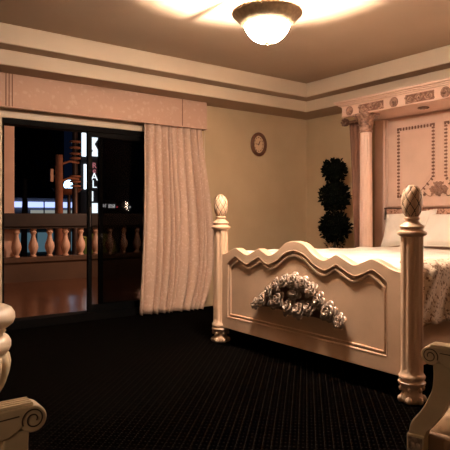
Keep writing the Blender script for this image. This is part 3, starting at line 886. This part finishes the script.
pl = thing('balcony_pillar', 'pink plastered balcony pillar at the left of the doorway', 'pillar', (2.32, 8.74, -3.5))
MB().box(2.235, 2.40, 8.66, 8.82, -3.5, 2.62).build('shaft', 'baluster', pl, bevel=.01)
MB().box(2.21, 2.425, 8.64, 8.84, 2.50, 2.62).build('cap', 'baluster', pl, bevel=.01)

# ------------------------------------------------------------------ street at night
struct(MB().box(-60, 90, 8.9, 120, -3.7, -3.5).build('street', 'asphalt'), 'dark street below the balcony')
up = thing('utility_pole', 'brown wooden utility pole with crossarms tied to a ringed steel mast', 'utility pole', (5.0, 14, -3.5))
MB().tube([(5.0, 14, -3.5), (5.0, 14, 2.63)], [.13, .095], 14).build('pole', 'wood_pole', up)
MB().box(4.76, 4.84, 13.95, 14.05, 1.93, 2.26).build('meter_box', 'baluster', up, bevel=.008)
MB().box(4.83, 4.94, 13.98, 14.02, 2.06, 2.10).build('bracket', 'dark_steel', up)
for z in (2.40, 1.96):
    MB().tube([(5.06, 14, z), (5.30, 14.02, z + .09), (5.55, 14.02, z + .06)], .03, 8).build('crossarm', 'wood_pole', up)
mp_ = up
MB().tube([(5.47, 14.1, -3.5), (5.47, 14.1, 3.3)], [.10, .07], 12).build('steel_mast', 'dark_steel', mp_)
for z in (3.02, 2.86, 2.70, 2.58, 2.10, 1.96, 1.84):
    MB().lathe([(.09, -.03), (.15, -.02), (.15, .02), (.09, .03)], (5.47, 14.1, z), 18).build('insulator_ring', 'wood_pole', mp_)
sl = thing('street_lamp', 'street lamp glowing blue white beside the wooden pole', 'street lamp', (6.02, 16, -3.5))
MB().ball((6.02, 16, 1.97), .15, 18, 12).build('globe', 'street_glass', sl)
MB().lathe([(.05, 1.74), (.16, 1.80), (.17, 1.83), (.12, 1.85)], (6.02, 16, 0), 18).build('collar', 'wood_pole', sl)
MB().tube([(6.02, 16, -3.5), (6.02, 16, 1.78)], [.07, .05], 10).build('post', 'dark_steel', sl)
MB().lathe([(.02, 1.66), (.2, 1.68), (.36, 1.76), (.44, 1.86), (.42, 1.86), (.32, 1.77), (.05, 1.72)], (5.95, 15.95, 0), 28).build('saucer_shade', 'car_paint', sl)

st = thing('convenience_store', 'low shop across the street with a blue white light strip', 'building', (13, 40, -3.5))
MB().box(8, 16.2, 40, 46, -3.5, 2.3).build('shop_wall', 'store_wall', st)
MB().box(10.9, 15.9, 39.8, 40, 1.62, 2.02).build('light_strip', 'store_blue', st)
MB().box(12.2, 16.0, 39.85, 40, 1.20, 1.42).build('shop_window', 'store_low', st)
for k, (x0, x1) in enumerate(((10.9, 12.4), (12.7, 13.8), (14.2, 15.4))):
    MB().box(x0, x1, 39.86, 40, -1.6, -.2).build('shop_window', 'window_teal', st)
for x in (11.9, 13.1, 14.3): MB().box(x - .03, x + .03, 39.7, 39.8, 1.2, 2.1).build('mullion', 'night_facade', st)
# lit tall sign
sg = thing('street_sign', 'tall lit white street sign with stacked letters', 'sign', (8.4, 20, -3.5))
MB().box(8.0, 8.75, 20.05, 20.35, -3.5, 4.6).build('sign_tower', 'night_facade', sg)
def sgx(px): return 8.037 + (px - 82) / 16 * .647
def sgz(py): return 1.07 + (215 - py) * (4.272 - 1.07) / 84
MB().box(sgx(82.2), sgx(85.8), 19.98, 20.06, sgz(156), sgz(131)).build('light_bar', 'sign_white', sg)
MB().box(sgx(84.2), sgx(86.0), 19.98, 20.06, sgz(189), sgz(164)).build('light_bar', 'sign_white', sg)
kp = [(95, 40), (138, 40), (138, 75), (116, 108), (138, 148), (138, 182), (97, 182), (97, 166), (110, 150), (95, 122)]
MB().prism([(sgx(75 + x / 6), sgz(125 + y / 6)) for x, y in kp], 19.98, 20.06, 'y').build('emblem', 'sign_white', sg)
for ch, py, mt_, sz in (('R', 165, 'sign_red', .30), ('e', 170, 'sign_red', .30), ('A', 176.5, 'sign_white', .42), ('L', 184, 'sign_white', .42)):
    text_mesh(ch, sz, 'letter', mt_, (sgx(94.5), 20.02, sgz(py)), sg)
MB().box(sgx(91), sgx(97.5), 19.98, 20.06, sgz(213), sgz(203)).build('light_panel', 'sign_white', sg)
MB().box(sgx(91), sgx(93), 19.98, 20.06, sgz(201), sgz(191)).build('light_bar', 'sign_white', sg)
# far sign seen through the dark glass
hs = thing('shop_sign', 'small white lettered shop sign far off behind the dark glass', 'sign', (13.6, 30, -3.5))
MB().box(13.1, 14.9, 30.05, 33, -3.5, 1.95).build('shop_front', 'night_facade', hs)
text_mesh('H', .30, 'letter', 'letter_white', (13.42, 30.0, 1.60), hs, .05)
for x in (13.78, 14.0):
    MB().ring([(x - .09, 1.50), (x + .09, 1.50), (x + .09, 1.70), (x - .09, 1.70)], [(x - .05, 1.545), (x + .05, 1.545), (x + .05, 1.655), (x - .05, 1.655)], 29.98, 30.03, 'y').build('letter', 'letter_white', hs)
    MB().box(x - .02, x + .02, 29.98, 30.03, 1.58, 1.62).build('letter', 'letter_white', hs)
rl_ = MB().ball((14.23, 29.995, 1.546), .05, 12, 8).build('signal_light', 'red_dot'); tag(rl_, 'small red light beside the far shop sign', 'light')
wl = MB().ball((15.05, 29.983, 1.553), .07, 12, 8).build('security_light', 'letter_white'); tag(wl, 'small white light right of the red light outside', 'light')
MB().box(14.9, 15.2, 30.05, 30.6, -3.5, 1.8).build('gate_post', 'night_facade', None)
tag(bpy.data.objects['gate_post'], 'dark gate post behind the small white light', 'post')
# dark apartment block at the far left with a few lit windows
ab = thing('apartment_block', 'dark apartment block far off at the upper left of the doorway', 'building', (12, 60, -3.5))
MB().box(9, 22, 60, 68, -3.5, 13).build('facade', 'night_facade', ab)
for x, z, w_ in ((15.2, 11.2, .25), (15.75, 11.2, .3), (17.3, 11.5, .2), (15.0, 3.3, .25), (15.6, 2.6, .35), (21.3, 6.5, .2)):
    MB().box(x, x + w_, 59.9, 60, z, z + .4).build('lit_window', 'window_speck', ab)
tr = thing('street_tree', 'dark street tree left of the wooden pole', 'tree', (6.4, 22, -3.5))
MB().tube([(6.4, 22, -3.5), (6.45, 22, -.5), (6.5, 22, 2.5)], [.16, .13, .08], 10).build('trunk', 'trunk', tr)
mb = MB()
for q in ((6.4, 22, 3.6, 1.0), (7.0, 22.2, 3.3, .8), (5.9, 22, 3.2, .7), (6.6, 21.8, 4.3, .7)): foliage(mb, q[:3], q[3], 260, .3)
mb.build('crown', 'leaf', tr, angle=180)
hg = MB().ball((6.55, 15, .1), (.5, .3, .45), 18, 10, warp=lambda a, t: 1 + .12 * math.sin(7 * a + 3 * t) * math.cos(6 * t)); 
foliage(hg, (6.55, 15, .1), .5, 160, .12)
hgo = hg.build('street_shrub', 'hedge_glow'); tag(hgo, 'yellow green shrub with added glow behind the balusters', 'shrub')

# ------------------------------------------------------------------ lights
def point(name, loc, e, col, r_=.03):
    l = bpy.data.lights.new(name, 'POINT'); l.energy = e; l.color = col; l.shadow_soft_size = r_
    o = bpy.data.objects.new(name, l); COL.objects.link(o); o.location = loc; return o
point('bulb', (LX, LY, 2.338), 720, LAMP, .013)
point('balcony_bulb', (4.8, 6.6, 2.2), 210, (1.0, .64, .47), .08)
point('pole_fill', (6.6, 12.5, 1.2), 90, (1.0, .45, .25), .15)  # added warm light that reddens the pole, separate from the street lamp
point('rear_fill', (-.75, .55, 1.25), 8, (1.0, .74, .50), .12)  # unseen fill light added to brighten the near side of the left armchair
point('bedside_bulb', (4.75, 1.15, 1.25), 40, (1.0, .66, .50), .10)
wd = bpy.data.worlds.new('night'); scene.world = wd; wd.use_nodes = True
bg = wd.node_tree.nodes['Background']; bg.inputs[0].default_value = (.05, .09, .25, 1); bg.inputs[1].default_value = .03

# ------------------------------------------------------------------ camera
cam = bpy.data.cameras.new('camera'); co_ = bpy.data.objects.new('camera', cam); COL.objects.link(co_)
cam.sensor_width = 36; cam.lens = 547 / 450 * 36; cam.shift_y = -10 / 450; cam.clip_start = .05; cam.clip_end = 300
fwd = Vector((.5955, .8037, 0)).normalized()
co_.location = (0, 0, 1.07)
co_.rotation_euler = fwd.to_track_quat('-Z', 'Y').to_euler()
scene.camera = co_
# prototypes of the carving are only sources for the copies
for o in (rose_p, leaf_p): bpy.data.objects.remove(o)
for o in (rose_q, leaf_q): bpy.data.objects.remove(o)
vs = scene.view_settings
vs.view_transform = 'Standard'; vs.look = 'None'; vs.gamma = 1; vs.use_curve_mapping = False; vs.exposure = 0
